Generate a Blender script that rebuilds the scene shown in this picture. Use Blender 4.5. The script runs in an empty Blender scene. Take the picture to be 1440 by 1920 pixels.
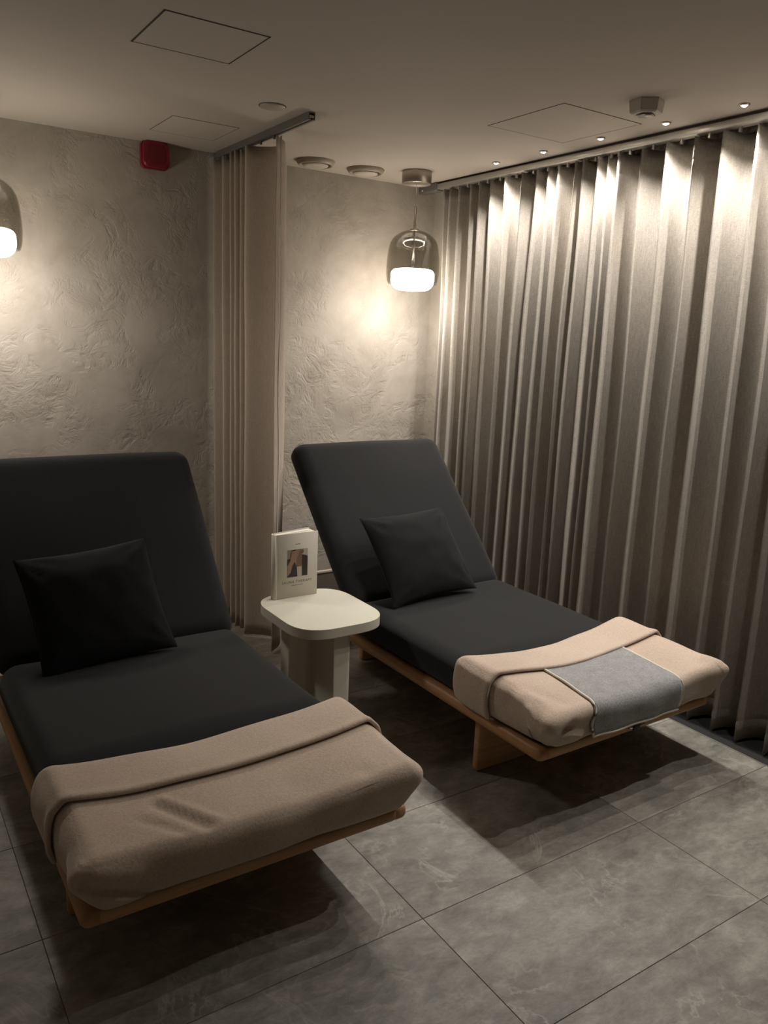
import bpy, bmesh, math, random
from mathutils import Vector, Matrix, noise
random.seed(7)
S = bpy.context.scene
COL = S.collection

# ------------------------------------------------------------------ camera
YAW, PITCH, ROLL, FPX = 0.590382641, 0.214032866, 0.0403142559, 1504.05
CAM_H = 1.57
def setup_camera():
    fwd = Vector((math.sin(YAW)*math.cos(PITCH), math.cos(YAW)*math.cos(PITCH), -math.sin(PITCH)))
    right = Vector((math.cos(YAW), -math.sin(YAW), 0))
    up = right.cross(fwd)
    r2 = right*math.cos(ROLL) + up*math.sin(ROLL)
    u2 = -right*math.sin(ROLL) + up*math.cos(ROLL)
    cd = bpy.data.cameras.new('camera'); co = bpy.data.objects.new('camera', cd); COL.objects.link(co)
    cd.sensor_fit = 'VERTICAL'; cd.sensor_height = 36.0; cd.sensor_width = 27.0
    cd.lens = FPX/1920*36.0
    cd.clip_start = 0.05
    m = Matrix((r2, u2, -fwd)).transposed().to_4x4()
    m.translation = (0, 0, CAM_H)
    co.matrix_world = m
    S.camera = co
setup_camera()

# ------------------------------------------------------------------ world, exposure, light levels
w = bpy.data.worlds.new('world'); S.world = w; w.use_nodes = True
w.node_tree.nodes['Background'].inputs[0].default_value = (1.0, 0.9, 0.78, 1)
w.node_tree.nodes['Background'].inputs[1].default_value = 0.0
S.view_settings.view_transform = 'Standard'; S.view_settings.look = 'None'
S.view_settings.gamma = 1.0; S.view_settings.use_curve_mapping = False
S.view_settings.exposure = 0.55
S.cycles.max_bounces = 8; S.cycles.caustics_reflective = False; S.cycles.caustics_refractive = False
PENDANT_EMIT = 50.0          # emission strength of the diffuser's downward face
PENDANT_SIDE = 38.0           # ... and of its opal side band
SPOT_W = 26.0                # watts of each ceiling spot
LAMP_COL = (1.0, 0.922, 0.835)
SPOT_COL = (1.0, 0.945, 0.88)

# ------------------------------------------------------------------ room numbers
WALL_Y, CEIL_Z, WALL_X = 4.138, 2.449, 3.05
LEFT_X, FRONT_Y = -1.3, -0.9
FLOOR_EDGE = 2.857

# ------------------------------------------------------------------ helpers
def tag(o, label=None, cat=None, group=None, kind=None):
    if label: o['label'] = label
    if cat: o['category'] = cat
    if group: o['group'] = group
    if kind: o['kind'] = kind
    return o
def empty(name, loc=(0,0,0), rz=0):
    o = bpy.data.objects.new(name, None); COL.objects.link(o)
    o.location = loc; o.rotation_euler = (0,0,rz); o.empty_display_size = 0.1
    return o
def mesh_obj(name, verts, faces, mat, parent=None, smooth=True, mats=None, fmat=None):
    me = bpy.data.meshes.new(name); me.from_pydata([tuple(v) for v in verts], [], faces); me.update()
    for m in (mats or [mat]): me.materials.append(m)
    if fmat:
        for p, k in zip(me.polygons, fmat): p.material_index = k
    if smooth:
        for p in me.polygons: p.use_smooth = True
    o = bpy.data.objects.new(name, me); COL.objects.link(o)
    if parent: o.parent = parent
    return o
def bm_obj(name, bm, mat, parent=None, smooth=True):
    bmesh.ops.recalc_face_normals(bm, faces=bm.faces[:])
    me = bpy.data.meshes.new(name); bm.to_mesh(me); bm.free()
    me.materials.append(mat)
    if smooth:
        for p in me.polygons: p.use_smooth = True
    o = bpy.data.objects.new(name, me); COL.objects.link(o)
    if parent: o.parent = parent
    return o
def box_bm(x0,x1,y0,y1,z0,z1, bev=0.0, seg=2, bm=None):
    own = bm is None
    if own: bm = bmesh.new()
    vs = [bm.verts.new(p) for p in ((x0,y0,z0),(x1,y0,z0),(x1,y1,z0),(x0,y1,z0),(x0,y0,z1),(x1,y0,z1),(x1,y1,z1),(x0,y1,z1))]
    fs = [bm.faces.new([vs[i] for i in f]) for f in ((3,2,1,0),(4,5,6,7),(0,1,5,4),(1,2,6,5),(2,3,7,6),(3,0,4,7))]
    if bev > 0:
        es = list({e for f in fs for e in f.edges})
        bmesh.ops.bevel(bm, geom=es, offset=bev, segments=seg, profile=0.5, affect='EDGES')
    return bm
def box(name, b, mat, parent=None, bev=0.0, seg=2):
    return bm_obj(name, box_bm(*b, bev=bev, seg=seg), mat, parent, smooth=bev > 0)
def grid_faces(nu, nv, close_u=False):
    f = []
    for i in range(nu if close_u else nu-1):
        for j in range(nv-1):
            a = i*nv+j; b = ((i+1) % nu)*nv+j
            f.append((a, b, b+1, a+1))
    return f
def lathe(name, prof, mat, parent=None, n=48, loc=(0,0,0), smooth=True):
    """prof: (r, z) list; rotates about z at loc"""
    vs = []
    for k in range(n):
        a = 2*math.pi*k/n
        for r, z in prof:
            vs.append((loc[0]+max(r,1e-5)*math.cos(a), loc[1]+max(r,1e-5)*math.sin(a), loc[2]+z))
    o = mesh_obj(name, vs, grid_faces(n, len(prof), True), mat, parent, smooth)
    bm = bmesh.new(); bm.from_mesh(o.data); bmesh.ops.remove_doubles(bm, verts=bm.verts[:], dist=1e-4)
    bmesh.ops.recalc_face_normals(bm, faces=bm.faces[:]); bm.to_mesh(o.data); bm.free()
    return o
def tube(name, pts, r, mat, parent=None, n=8):
    pts = [Vector(p) for p in pts]; vs = []; fs = []
    for i, p in enumerate(pts):
        d = (pts[min(i+1, len(pts)-1)] - pts[max(i-1, 0)]).normalized()
        a = d.orthogonal() if abs(d.z) < 0.95 else Vector((1,0,0))
        a = (a - d*a.dot(d)).normalized(); b = d.cross(a)
        for k in range(n):
            t = 2*math.pi*k/n; vs.append(p + (a*math.cos(t) + b*math.sin(t))*r)
    for i in range(len(pts)-1):
        for k in range(n):
            fs.append((i*n+k, i*n+(k+1) % n, (i+1)*n+(k+1) % n, (i+1)*n+k))
    fs.append(tuple(range(n))[::-1]); fs.append(tuple(range((len(pts)-1)*n, len(pts)*n)))
    return mesh_obj(name, vs, fs, mat, parent)
def rbox_mesh(x0,x1,y0,y1,z0,z1, r, n=(20,20,8), skip=(), fn=None):
    """a rounded box built from six welded grids; skip drops sides ('-z','+y',...); fn deforms each point"""
    bm = bmesh.new()
    lo = Vector((x0,y0,z0)); hi = Vector((x1,y1,z1))
    if not hasattr(r, '__len__'): r = (r, r, r)
    rr = Vector(r)
    def put(p):
        c = Vector([min(max(p[i], lo[i]+rr[i]), hi[i]-rr[i]) for i in range(3)])
        d = Vector([(p[i]-c[i])/rr[i] for i in range(3)])
        if d.length > 1e-6:
            m = max(abs(d.x), abs(d.y), abs(d.z))
            d = d.normalized()*m
        q = c + Vector([d[i]*rr[i] for i in range(3)])
        return fn(q) if fn else q
    def spread(a, b, rad, k):
        # denser samples near the rounded ends
        out = []
        L = b-a
        for i in range(k+1):
            t = i/k
            t = t - 0.11*math.sin(2*math.pi*t)/1.0
            out.append(a+L*t)
        return out
    ax = [spread(lo[i], hi[i], rr[i], n[i]) for i in range(3)]
    for sname, i, j, k, side in (('-z',0,1,2,0),('+z',0,1,2,1),('-y',0,2,1,0),('+y',0,2,1,1),('-x',1,2,0,0),('+x',1,2,0,1)):
        if sname in skip: continue
        g = []
        for a in ax[i]:
            row = []
            for b in ax[j]:
                p = [0,0,0]; p[i] = a; p[j] = b; p[k] = hi[k] if side else lo[k]
                row.append(bm.verts.new(put(p)))
            g.append(row)
        for a in range(len(g)-1):
            for b in range(len(g[0])-1):
                bm.faces.new((g[a][b], g[a+1][b], g[a+1][b+1], g[a][b+1]))
    bmesh.ops.remove_doubles(bm, verts=bm.verts[:], dist=2e-4)
    return bm
def rbox(name, b, r, mat, parent=None, n=(20,20,8), skip=(), fn=None):
    return bm_obj(name, rbox_mesh(*b, r, n, skip, fn), mat, parent)
def rounded_poly(pts, rads, seg=6):
    """2D polygon with per-corner radii"""
    out = []; n = len(pts)
    for i in range(n):
        p = Vector(pts[i]); a = Vector(pts[i-1]); b = Vector(pts[(i+1) % n]); r = rads[i] if hasattr(rads,'__len__') else rads
        u = (a-p).normalized(); v = (b-p).normalized()
        ang = u.angle(v); d = r/math.tan(ang/2)
        if r <= 0: out.append(p); continue
        p0 = p+u*d; p1 = p+v*d
        for k in range(seg+1):
            t = k/seg
            out.append((p0*(1-t)+p*t)*(1-t) + (p*(1-t)+p1*t)*t)
    return out
def prism(name, poly, z0, z1, mat, parent=None, bev=0.0, seg=2):
    bm = bmesh.new()
    lo = [bm.verts.new((p[0],p[1],z0)) for p in poly]; hi = [bm.verts.new((p[0],p[1],z1)) for p in poly]
    bm.faces.new(lo[::-1]); top = bm.faces.new(hi); n = len(poly)
    for i in range(n): bm.faces.new((lo[i], lo[(i+1) % n], hi[(i+1) % n], hi[i]))
    if bev > 0:
        es = [e for e in bm.edges if abs(e.verts[0].co.z-e.verts[1].co.z) < 1e-6]
        bmesh.ops.bevel(bm, geom=es, offset=bev, segments=seg, profile=0.5, affect='EDGES')
    o = bm_obj(name, bm, mat, parent)
    me = o.data
    for p in me.polygons: p.use_smooth = abs(p.normal.z) < 0.98
    return o
def solidify(o, t, sub=0, offset=-1):
    m = o.modifiers.new('solid', 'SOLIDIFY'); m.thickness = t; m.offset = offset
    if sub:
        s = o.modifiers.new('sub', 'SUBSURF'); s.levels = sub; s.render_levels = sub
    return o

# ------------------------------------------------------------------ materials
def mat(name):
    m = bpy.data.materials.new(name); m.use_nodes = True
    nt = m.node_tree; b = nt.nodes['Principled BSDF']
    return m, nt, b
def N(nt, typ, **kw):
    n = nt.nodes.new(typ)
    for k, v in kw.items():
        if k in n.inputs.keys(): n.inputs[k].default_value = v
        else: setattr(n, k, v)
    return n
def ramp(nt, stops):
    n = nt.nodes.new('ShaderNodeValToRGB'); cr = n.color_ramp
    while len(cr.elements) < len(stops): cr.elements.new(0.5)
    for e, (p, c) in zip(cr.elements, stops):
        e.position = p; e.color = (*c, 1) if len(c) == 3 else c
    return n
def plain(name, col, rough=0.6, metal=0.0, spec=0.5, emit=None):
    m, nt, b = mat(name)
    b.inputs['Base Color'].default_value = (*col, 1); b.inputs['Roughness'].default_value = rough
    b.inputs['Metallic'].default_value = metal; b.inputs['Specular IOR Level'].default_value = spec
    if emit:
        b.inputs['Emission Color'].default_value = (*emit[0], 1); b.inputs['Emission Strength'].default_value = emit[1]
    return m
def coords(nt, kind='Object', scale=(1,1,1)):
    t = N(nt, 'ShaderNodeTexCoord'); mp = N(nt, 'ShaderNodeMapping'); mp.inputs['Scale'].default_value = scale
    nt.links.new(t.outputs[kind], mp.inputs['Vector']); return mp.outputs['Vector']
def fabric(name, c0, c1, scale=(300,300,300), bump=0.25, sheen=0.2, rough=0.95, mottle=0.0, spec=0.15, big=5.0):
    m, nt, b = mat(name); L = nt.links.new
    v = coords(nt, 'Object', scale)
    n1 = N(nt, 'ShaderNodeTexNoise', Scale=1.0, Detail=3.0, Roughness=0.65); L(v, n1.inputs['Vector'])
    v2 = coords(nt, 'Object', (1,1,1)); n2 = N(nt, 'ShaderNodeTexNoise', Scale=big, Detail=3.0); L(v2, n2.inputs['Vector'])
    mx = N(nt, 'ShaderNodeMix', data_type='FLOAT'); mx.inputs['Factor'].default_value = mottle
    L(n1.outputs['Fac'], mx.inputs[2]); L(n2.outputs['Fac'], mx.inputs[3])
    r = ramp(nt, [(0.3, c0), (0.7, c1)]); L(mx.outputs[0], r.inputs['Fac']); L(r.outputs['Color'], b.inputs['Base Color'])
    bp = N(nt, 'ShaderNodeBump', Strength=bump, Distance=0.002); L(n1.outputs['Fac'], bp.inputs['Height']); L(bp.outputs['Normal'], b.inputs['Normal'])
    b.inputs['Roughness'].default_value = rough; b.inputs['Specular IOR Level'].default_value = spec
    b.inputs['Sheen Weight'].default_value = sheen; b.inputs['Sheen Roughness'].default_value = 0.5
    return m
def linen(name, c0, c1):
    """woven curtain cloth: fine threads, slubs running both ways"""
    m, nt, b = mat(name); L = nt.links.new
    va = coords(nt, 'Object', (90, 90, 700)); vb = coords(nt, 'Object', (600, 600, 25))
    na = N(nt, 'ShaderNodeTexNoise', Scale=1.0, Detail=2.0); nb = N(nt, 'ShaderNodeTexNoise', Scale=1.0, Detail=2.0)
    L(va, na.inputs['Vector']); L(vb, nb.inputs['Vector'])
    ad = N(nt, 'ShaderNodeMath', operation='ADD'); L(na.outputs['Fac'], ad.inputs[0]); L(nb.outputs['Fac'], ad.inputs[1])
    hf = N(nt, 'ShaderNodeMath', operation='MULTIPLY'); hf.inputs[1].default_value = 0.5; L(ad.outputs[0], hf.inputs[0])
    r = ramp(nt, [(0.32, c0), (0.68, c1)]); L(hf.outputs[0], r.inputs['Fac']); L(r.outputs['Color'], b.inputs['Base Color'])
    bp = N(nt, 'ShaderNodeBump', Strength=0.35, Distance=0.0015); L(hf.outputs[0], bp.inputs['Height']); L(bp.outputs['Normal'], b.inputs['Normal'])
    b.inputs['Roughness'].default_value = 0.9; b.inputs['Specular IOR Level'].default_value = 0.2
    b.inputs['Sheen Weight'].default_value = 0.15
    return m
def stucco():
    """trowelled plaster: smooth islands, rough curled ridges between them"""
    m, nt, b = mat('trowelled_plaster'); L = nt.links.new
    v = coords(nt, 'Object', (1,1,1))
    island = N(nt, 'ShaderNodeTexNoise', Scale=3.4, Detail=5.0, Roughness=0.6, Distortion=0.8); L(v, island.inputs['Vector'])
    mask = ramp(nt, [(0.44, (0.05,0.05,0.05)), (0.50, (0.5,0.5,0.5)), (0.53, (1,1,1)), (0.62, (0.55,0.55,0.55))]); L(island.outputs['Fac'], mask.inputs['Fac'])
    fine = N(nt, 'ShaderNodeTexNoise', Scale=10.0, Detail=6.0, Roughness=0.66, Distortion=0.9); L(v, fine.inputs['Vector'])
    ridge = N(nt, 'ShaderNodeMath', operation='SUBTRACT'); L(fine.outputs['Fac'], ridge.inputs[0]); ridge.inputs[1].default_value = 0.5
    ab = N(nt, 'ShaderNodeMath', operation='ABSOLUTE'); L(ridge.outputs[0], ab.inputs[0])
    mu = N(nt, 'ShaderNodeMath', operation='MULTIPLY'); L(ab.outputs[0], mu.inputs[0]); L(mask.outputs['Color'], mu.inputs[1])
    smooth_ = N(nt, 'ShaderNodeTexNoise', Scale=4.0, Detail=2.0); L(v, smooth_.inputs['Vector'])
    sc = N(nt, 'ShaderNodeMath', operation='MULTIPLY'); sc.inputs[1].default_value = 0.12; L(smooth_.outputs['Fac'], sc.inputs[0])
    h0 = N(nt, 'ShaderNodeMath', operation='MULTIPLY'); h0.inputs[1].default_value = -1.3; L(mu.outputs[0], h0.inputs[0])
    h = N(nt, 'ShaderNodeMath', operation='ADD'); L(h0.outputs[0], h.inputs[0]); L(sc.outputs[0], h.inputs[1])
    bp = N(nt, 'ShaderNodeBump', Strength=0.62, Distance=0.024); L(h.outputs[0], bp.inputs['Height']); L(bp.outputs['Normal'], b.inputs['Normal'])
    tone = N(nt, 'ShaderNodeTexNoise', Scale=3.6, Detail=5.0, Roughness=0.62, Distortion=0.6); L(v, tone.inputs['Vector'])
    cr = ramp(nt, [(0.33, (0.325,0.290,0.245)), (0.5, (0.380,0.341,0.293)), (0.66, (0.425,0.385,0.334))]); L(tone.outputs['Fac'], cr.inputs['Fac'])
    L(cr.outputs['Color'], b.inputs['Base Color'])
    b.inputs['Roughness'].default_value = 0.62; b.inputs['Specular IOR Level'].default_value = 0.3
    return m
def slate():
    m, nt, b = mat('slate_tile'); L = nt.links.new
    tc = N(nt, 'ShaderNodeTexCoord'); oi = N(nt, 'ShaderNodeObjectInfo')
    off = N(nt, 'ShaderNodeVectorMath', operation='SCALE'); off.inputs[0].default_value = (37.0, 19.0, 11.0); L(oi.outputs['Random'], off.inputs['Scale'])
    ad = N(nt, 'ShaderNodeVectorMath', operation='ADD'); L(tc.outputs['Object'], ad.inputs[0]); L(off.outputs[0], ad.inputs[1])
    v = ad.outputs[0]
    base = N(nt, 'ShaderNodeTexNoise', Scale=2.6, Detail=5.0, Roughness=0.55, Distortion=0.3); L(v, base.inputs['Vector'])
    st = N(nt, 'ShaderNodeMapping'); st.inputs['Scale'].default_value = (1.0, 1.9, 1.0); st.inputs['Rotation'].default_value = (0, 0, 0.5); L(v, st.inputs['Vector'])
    grain = N(nt, 'ShaderNodeTexNoise', Scale=11.0, Detail=8.0, Roughness=0.80, Distortion=0.25); L(st.outputs['Vector'], grain.inputs['Vector'])
    cloud = N(nt, 'ShaderNodeMix', data_type='FLOAT'); cloud.inputs['Factor'].default_value = 0.55; L(base.outputs['Fac'], cloud.inputs[2]); L(grain.outputs['Fac'], cloud.inputs[3])
    cr = ramp(nt, [(0.36, (0.108,0.101,0.083)), (0.5, (0.218,0.205,0.174)), (0.62, (0.35,0.332,0.285))]); L(cloud.outputs[0], cr.inputs['Fac'])
    vein = N(nt, 'ShaderNodeTexNoise', Scale=2.2, Detail=5.0, Roughness=0.6, Distortion=1.8); L(v, vein.inputs['Vector'])
    s = N(nt, 'ShaderNodeMath', operation='SUBTRACT'); s.inputs[1].default_value = 0.5; L(vein.outputs['Fac'], s.inputs[0])
    a = N(nt, 'ShaderNodeMath', operation='ABSOLUTE'); L(s.outputs[0], a.inputs[0])
    vm = ramp(nt, [(0.0, (1,1,1)), (0.012, (0.35,0.35,0.35)), (0.03, (0,0,0))]); L(a.outputs[0], vm.inputs['Fac'])
    gate = N(nt, 'ShaderNodeTexNoise', Scale=4.5, Detail=2.0); L(v, gate.inputs['Vector'])
    gm = ramp(nt, [(0.46, (0,0,0)), (0.62, (0.7,0.7,0.7))]); L(gate.outputs['Fac'], gm.inputs['Fac'])
    mm = N(nt, 'ShaderNodeMath', operation='MULTIPLY'); L(vm.outputs['Color'], mm.inputs[0]); L(gm.outputs['Color'], mm.inputs[1])
    mx = N(nt, 'ShaderNodeMix', data_type='RGBA'); L(mm.outputs[0], mx.inputs['Factor']); L(cr.outputs['Color'], mx.inputs[6]); mx.inputs[7].default_value = (0.40,0.38,0.32,1)
    L(mx.outputs[2], b.inputs['Base Color'])
    bp = N(nt, 'ShaderNodeBump', Strength=0.45, Distance=0.008); L(cloud.outputs[0], bp.inputs['Height']); L(bp.outputs['Normal'], b.inputs['Normal'])
    rr = ramp(nt, [(0.3, (0.5,0.5,0.5)), (0.7, (0.36,0.36,0.36))]); L(cloud.outputs[0], rr.inputs['Fac']); L(rr.outputs['Color'], b.inputs['Roughness'])
    b.inputs['Specular IOR Level'].default_value = 0.4
    return m
def wood(name, axis=1, c0=(0.26,0.125,0.050), c1=(0.48,0.265,0.125)):
    m, nt, b = mat(name); L = nt.links.new
    sc = [26, 26, 26]; sc[axis] = 1.6
    v = coords(nt, 'Object', tuple(sc))
    n = N(nt, 'ShaderNodeTexNoise', Scale=1.0, Detail=5.0, Roughness=0.6, Distortion=0.6); L(v, n.inputs['Vector'])
    r = ramp(nt, [(0.3, c0), (0.7, c1)]); L(n.outputs['Fac'], r.inputs['Fac']); L(r.outputs['Color'], b.inputs['Base Color'])
    bp = N(nt, 'ShaderNodeBump', Strength=0.15, Distance=0.001); L(n.outputs['Fac'], bp.inputs['Height']); L(bp.outputs['Normal'], b.inputs['Normal'])
    b.inputs['Roughness'].default_value = 0.5
    return m
def smoked_glass():
    m, nt, b = mat('smoked_glass'); L = nt.links.new
    nt.nodes.remove(b); out = nt.nodes['Material Output']
    tr = N(nt, 'ShaderNodeBsdfTransparent'); tr.inputs['Color'].default_value = (0.755,0.745,0.72,1)
    gl = N(nt, 'ShaderNodeBsdfGlossy'); gl.inputs['Color'].default_value = (1,1,1,1); gl.inputs['Roughness'].default_value = 0.03
    fc = N(nt, 'ShaderNodeLayerWeight'); fc.inputs['Blend'].default_value = 0.5
    pw = N(nt, 'ShaderNodeMath', operation='POWER'); pw.inputs[1].default_value = 3.5; L(fc.outputs['Facing'], pw.inputs[0])
    lw = N(nt, 'ShaderNodeMath', operation='MULTIPLY_ADD'); lw.inputs[1].default_value = 0.35; lw.inputs[2].default_value = 0.03; L(pw.outputs[0], lw.inputs[0])
    mx = N(nt, 'ShaderNodeMixShader'); L(lw.outputs[0], mx.inputs['Fac']); L(tr.outputs[0], mx.inputs[1]); L(gl.outputs[0], mx.inputs[2])
    L(mx.outputs[0], out.inputs['Surface'])
    return m
def paint(name, col, bump=0.08, scale=60, rough=0.8):
    m, nt, b = mat(name); L = nt.links.new
    v = coords(nt, 'Object', (1,1,1)); n = N(nt, 'ShaderNodeTexNoise', Scale=scale, Detail=3.0); L(v, n.inputs['Vector'])
    n2 = N(nt, 'ShaderNodeTexNoise', Scale=1.6, Detail=3.0); L(v, n2.inputs['Vector'])
    r = ramp(nt, [(0.3, tuple(c*0.95 for c in col)), (0.7, col)]); L(n2.outputs['Fac'], r.inputs['Fac']); L(r.outputs['Color'], b.inputs['Base Color'])
    bp = N(nt, 'ShaderNodeBump', Strength=bump, Distance=0.003); L(n.outputs['Fac'], bp.inputs['Height']); L(bp.outputs['Normal'], b.inputs['Normal'])
    b.inputs['Roughness'].default_value = rough; b.inputs['Specular IOR Level'].default_value = 0.25
    return m

M_WALL = stucco()
M_CEIL = paint('ceiling_paint', (0.53,0.478,0.424))
M_PALE = paint('pale_wall_paint', (0.68,0.64,0.58))  # for the unseen walls, made pale to bounce fill light
M_SLATE = slate()
M_GROUT = paint('grout', (0.105,0.10,0.088), 0.2, 200, 0.9)
M_DARKSTRIP = plain('dark_floor_strip', (0.012,0.012,0.011), 0.8)
M_BASE = paint('lit_edge_cream', (0.60,0.54,0.46), 0.03)  # cream stands in for light on the baseboard's top edge
M_SKIRT = paint('skirting_brown', (0.17,0.14,0.12), 0.03)
M_CURT = linen('curtain_linen', (0.250,0.224,0.192), (0.455,0.414,0.362))
M_DIV = linen('divider_linen', (0.34,0.278,0.222), (0.48,0.40,0.325))
M_DARK = fabric('charcoal_cloth', (0.0112,0.0112,0.0116), (0.0190,0.0190,0.0195), (420,420,420), 0.3, 0.08)
M_PIL = fabric('black_cloth', (0.0065,0.0066,0.0072), (0.0115,0.0116,0.0123), (420,420,420), 0.3, 0.06)
M_WOOL = fabric('beige_wool', (0.395,0.302,0.234), (0.56,0.452,0.366), (150,150,150), 0.55, 0.3, mottle=0.3)
M_FELT = fabric('grey_felt', (0.165,0.162,0.163), (0.345,0.340,0.338), (170,170,170), 0.4, 0.25, mottle=0.25, big=24)
M_PIPE = plain('cream_piping', (0.62,0.57,0.48), 0.7)
M_WOODY = wood('oak_lengthwise', 1)
M_WOODX = wood('oak_crosswise', 0, (0.33,0.175,0.078), (0.55,0.33,0.165))
M_TABLE = paint('pale_lacquer', (0.58,0.555,0.465), 0.02, 90, 0.45)
M_METAL = plain('brushed_nickel', (0.42,0.38,0.33), 0.35, 1.0)
M_TRACK = plain('track_aluminium', (0.50,0.48,0.44), 0.45, 0.7)
M_TRACKD = plain('track_grey', (0.17,0.165,0.15), 0.5, 0.4)
M_GLASS = smoked_glass()
M_OPAL = plain('opal_glass_lit', (0.85,0.82,0.76), 0.4, emit=(LAMP_COL, PENDANT_EMIT))
M_OPALS = plain('opal_glass_side', (0.85,0.82,0.76), 0.4, emit=(LAMP_COL, PENDANT_SIDE))
M_OPALT = plain('lamp_housing_white', (0.7,0.68,0.63), 0.5)
M_LED = plain('led_lens_lit', (0.9,0.9,0.9), 0.3, emit=((1.0,0.93,0.8), 60.0))
M_LED.cycles.emission_sampling = 'NONE'      # the spot beam itself carries this lamp's light
M_RED = plain('red_plastic', (0.22,0.010,0.026), 0.4)
M_REDD = plain('red_plastic_dark', (0.16,0.008,0.014), 0.5)
M_PLAST = plain('warm_grey_plastic', (0.40,0.36,0.31), 0.45)
M_VALVE = plain('valve_shaded', (0.33,0.28,0.225), 0.5)  # ring's shading is darkened into this colour
M_PLASTD = plain('dark_lens', (0.10,0.06,0.05), 0.25)
M_GAP = plain('shadow_gap', (0.045,0.038,0.030), 0.9)
M_COVER = paint('book_cover_paper', (0.60,0.555,0.475), 0.03, 200, 0.7)
M_PAGE = plain('book_pages', (0.72,0.68,0.60), 0.85)
M_INK = plain('ink', (0.10,0.085,0.075), 0.8)
M_CORD = plain('white_cord', (0.75,0.71,0.64), 0.6)
M_BLACK = plain('black_plastic', (0.012,0.012,0.012), 0.5)

# ------------------------------------------------------------------ structure
def structure(o): o['kind'] = 'structure'; return o
def build_room():
    t = 0.12
    structure(box('wall_back', (LEFT_X-t, WALL_X+t, WALL_Y, WALL_Y+t, -0.05, CEIL_Z+0.1), M_WALL))
    structure(box('wall_right', (WALL_X, WALL_X+t, FRONT_Y-t, WALL_Y, -0.05, CEIL_Z+0.1), M_WALL))
    structure(box('wall_left', (LEFT_X-t, LEFT_X, FRONT_Y-t, WALL_Y, -0.05, CEIL_Z+0.1), M_PALE))
    structure(box('wall_front', (LEFT_X, WALL_X, FRONT_Y-t, FRONT_Y, -0.05, CEIL_Z+0.1), M_PALE))
    structure(box('ceiling', (LEFT_X, WALL_X, FRONT_Y, WALL_Y, CEIL_Z, CEIL_Z+0.1), M_CEIL))
    fl = structure(box('floor', (LEFT_X, WALL_X, FRONT_Y, WALL_Y, -0.06, -0.0014), M_GROUT))
    # tiles: stacked bond
    X0, DX, Y0, DY, g = 1.205, 0.905, 1.523, 0.4443, 0.0009
    cache = {}
    i0 = math.floor((LEFT_X-X0)/DX); i1 = math.ceil((FLOOR_EDGE-X0)/DX)
    j0 = math.floor((FRONT_Y-Y0)/DY); j1 = math.ceil((WALL_Y-Y0)/DY)
    for i in range(i0, i1):
        for j in range(j0, j1):
            xa = max(LEFT_X, X0+i*DX)+g; xb = min(FLOOR_EDGE, X0+(i+1)*DX)-g
            ya = max(FRONT_Y, Y0+j*DY)+g; yb = min(WALL_Y-0.012, Y0+(j+1)*DY)-g
            if xb-xa < 0.01 or yb-ya < 0.01: continue
            key = (round(xb-xa,4), round(yb-ya,4))
            if key not in cache:
                hx, hy = key[0]/2, key[1]/2
                o = box('tile', (-hx,hx,-hy,hy,-0.0014,0.0), M_SLATE, fl, bev=0.0006, seg=1); cache[key] = o.data
                for p in o.data.polygons: p.use_smooth = False
            else:
                o = bpy.data.objects.new('tile', cache[key]); COL.objects.link(o); o.parent = fl
            o.location = ((xa+xb)/2, (ya+yb)/2, 0)
    box('edge_trim', (FLOOR_EDGE, FLOOR_EDGE+0.004, FRONT_Y, WALL_Y-0.012, -0.0014, 0.0012), M_TRACK, fl)
    box('floor_strip', (FLOOR_EDGE+0.004, WALL_X, FRONT_Y, WALL_Y-0.012, -0.0030, -0.0008), M_DARKSTRIP, fl)  # near-black strip from the tile edge to the right wall
    bb = structure(rbox('baseboard_back', (LEFT_X, WALL_X, WALL_Y-0.014, WALL_Y+0.004, -0.003, 0.145), 0.004, M_SKIRT, n=(4,4,4)))
    rbox('lit_edge_strip', (LEFT_X, WALL_X, WALL_Y-0.018, WALL_Y+0.004, 0.1445, 0.160), 0.003, M_BASE, bb, n=(4,4,4))  # bright strip paints in the lit top edge
build_room()

# ------------------------------------------------------------------ ceiling fittings
def access_panel(x0, x1, y0, y1, label, gw=0.005):
    o = empty('access_panel', ((x0+x1)/2, (y0+y1)/2, CEIL_Z)); hx, hy = (x1-x0)/2, (y1-y0)/2
    box('panel', (-hx+gw, hx-gw, -hy+gw, hy-gw, -0.0010, 0.004), M_CEIL, o)
    for a in ((-hx, hx, -hy, -hy+gw), (-hx, hx, hy-gw, hy), (-hx, -hx+gw, -hy, hy), (hx-gw, hx, -hy, hy)):
        box('gap_edge', (*a, -0.0012, 0.003), M_GAP, o)
    return tag(o, label, 'ceiling panel', 'flush access panels in the ceiling')
access_panel(0.832, 1.163, 2.456, 2.779, 'square ceiling access panel at upper left with dark gap edges', 0.006)
access_panel(2.313, 2.750, 2.357, 2.794, 'large square ceiling access panel beside the spotlights', 0.003)
access_panel(1.237, 1.54, 3.565, 3.882, 'faint small ceiling access panel next to the red alarm', 0.0022)

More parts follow.
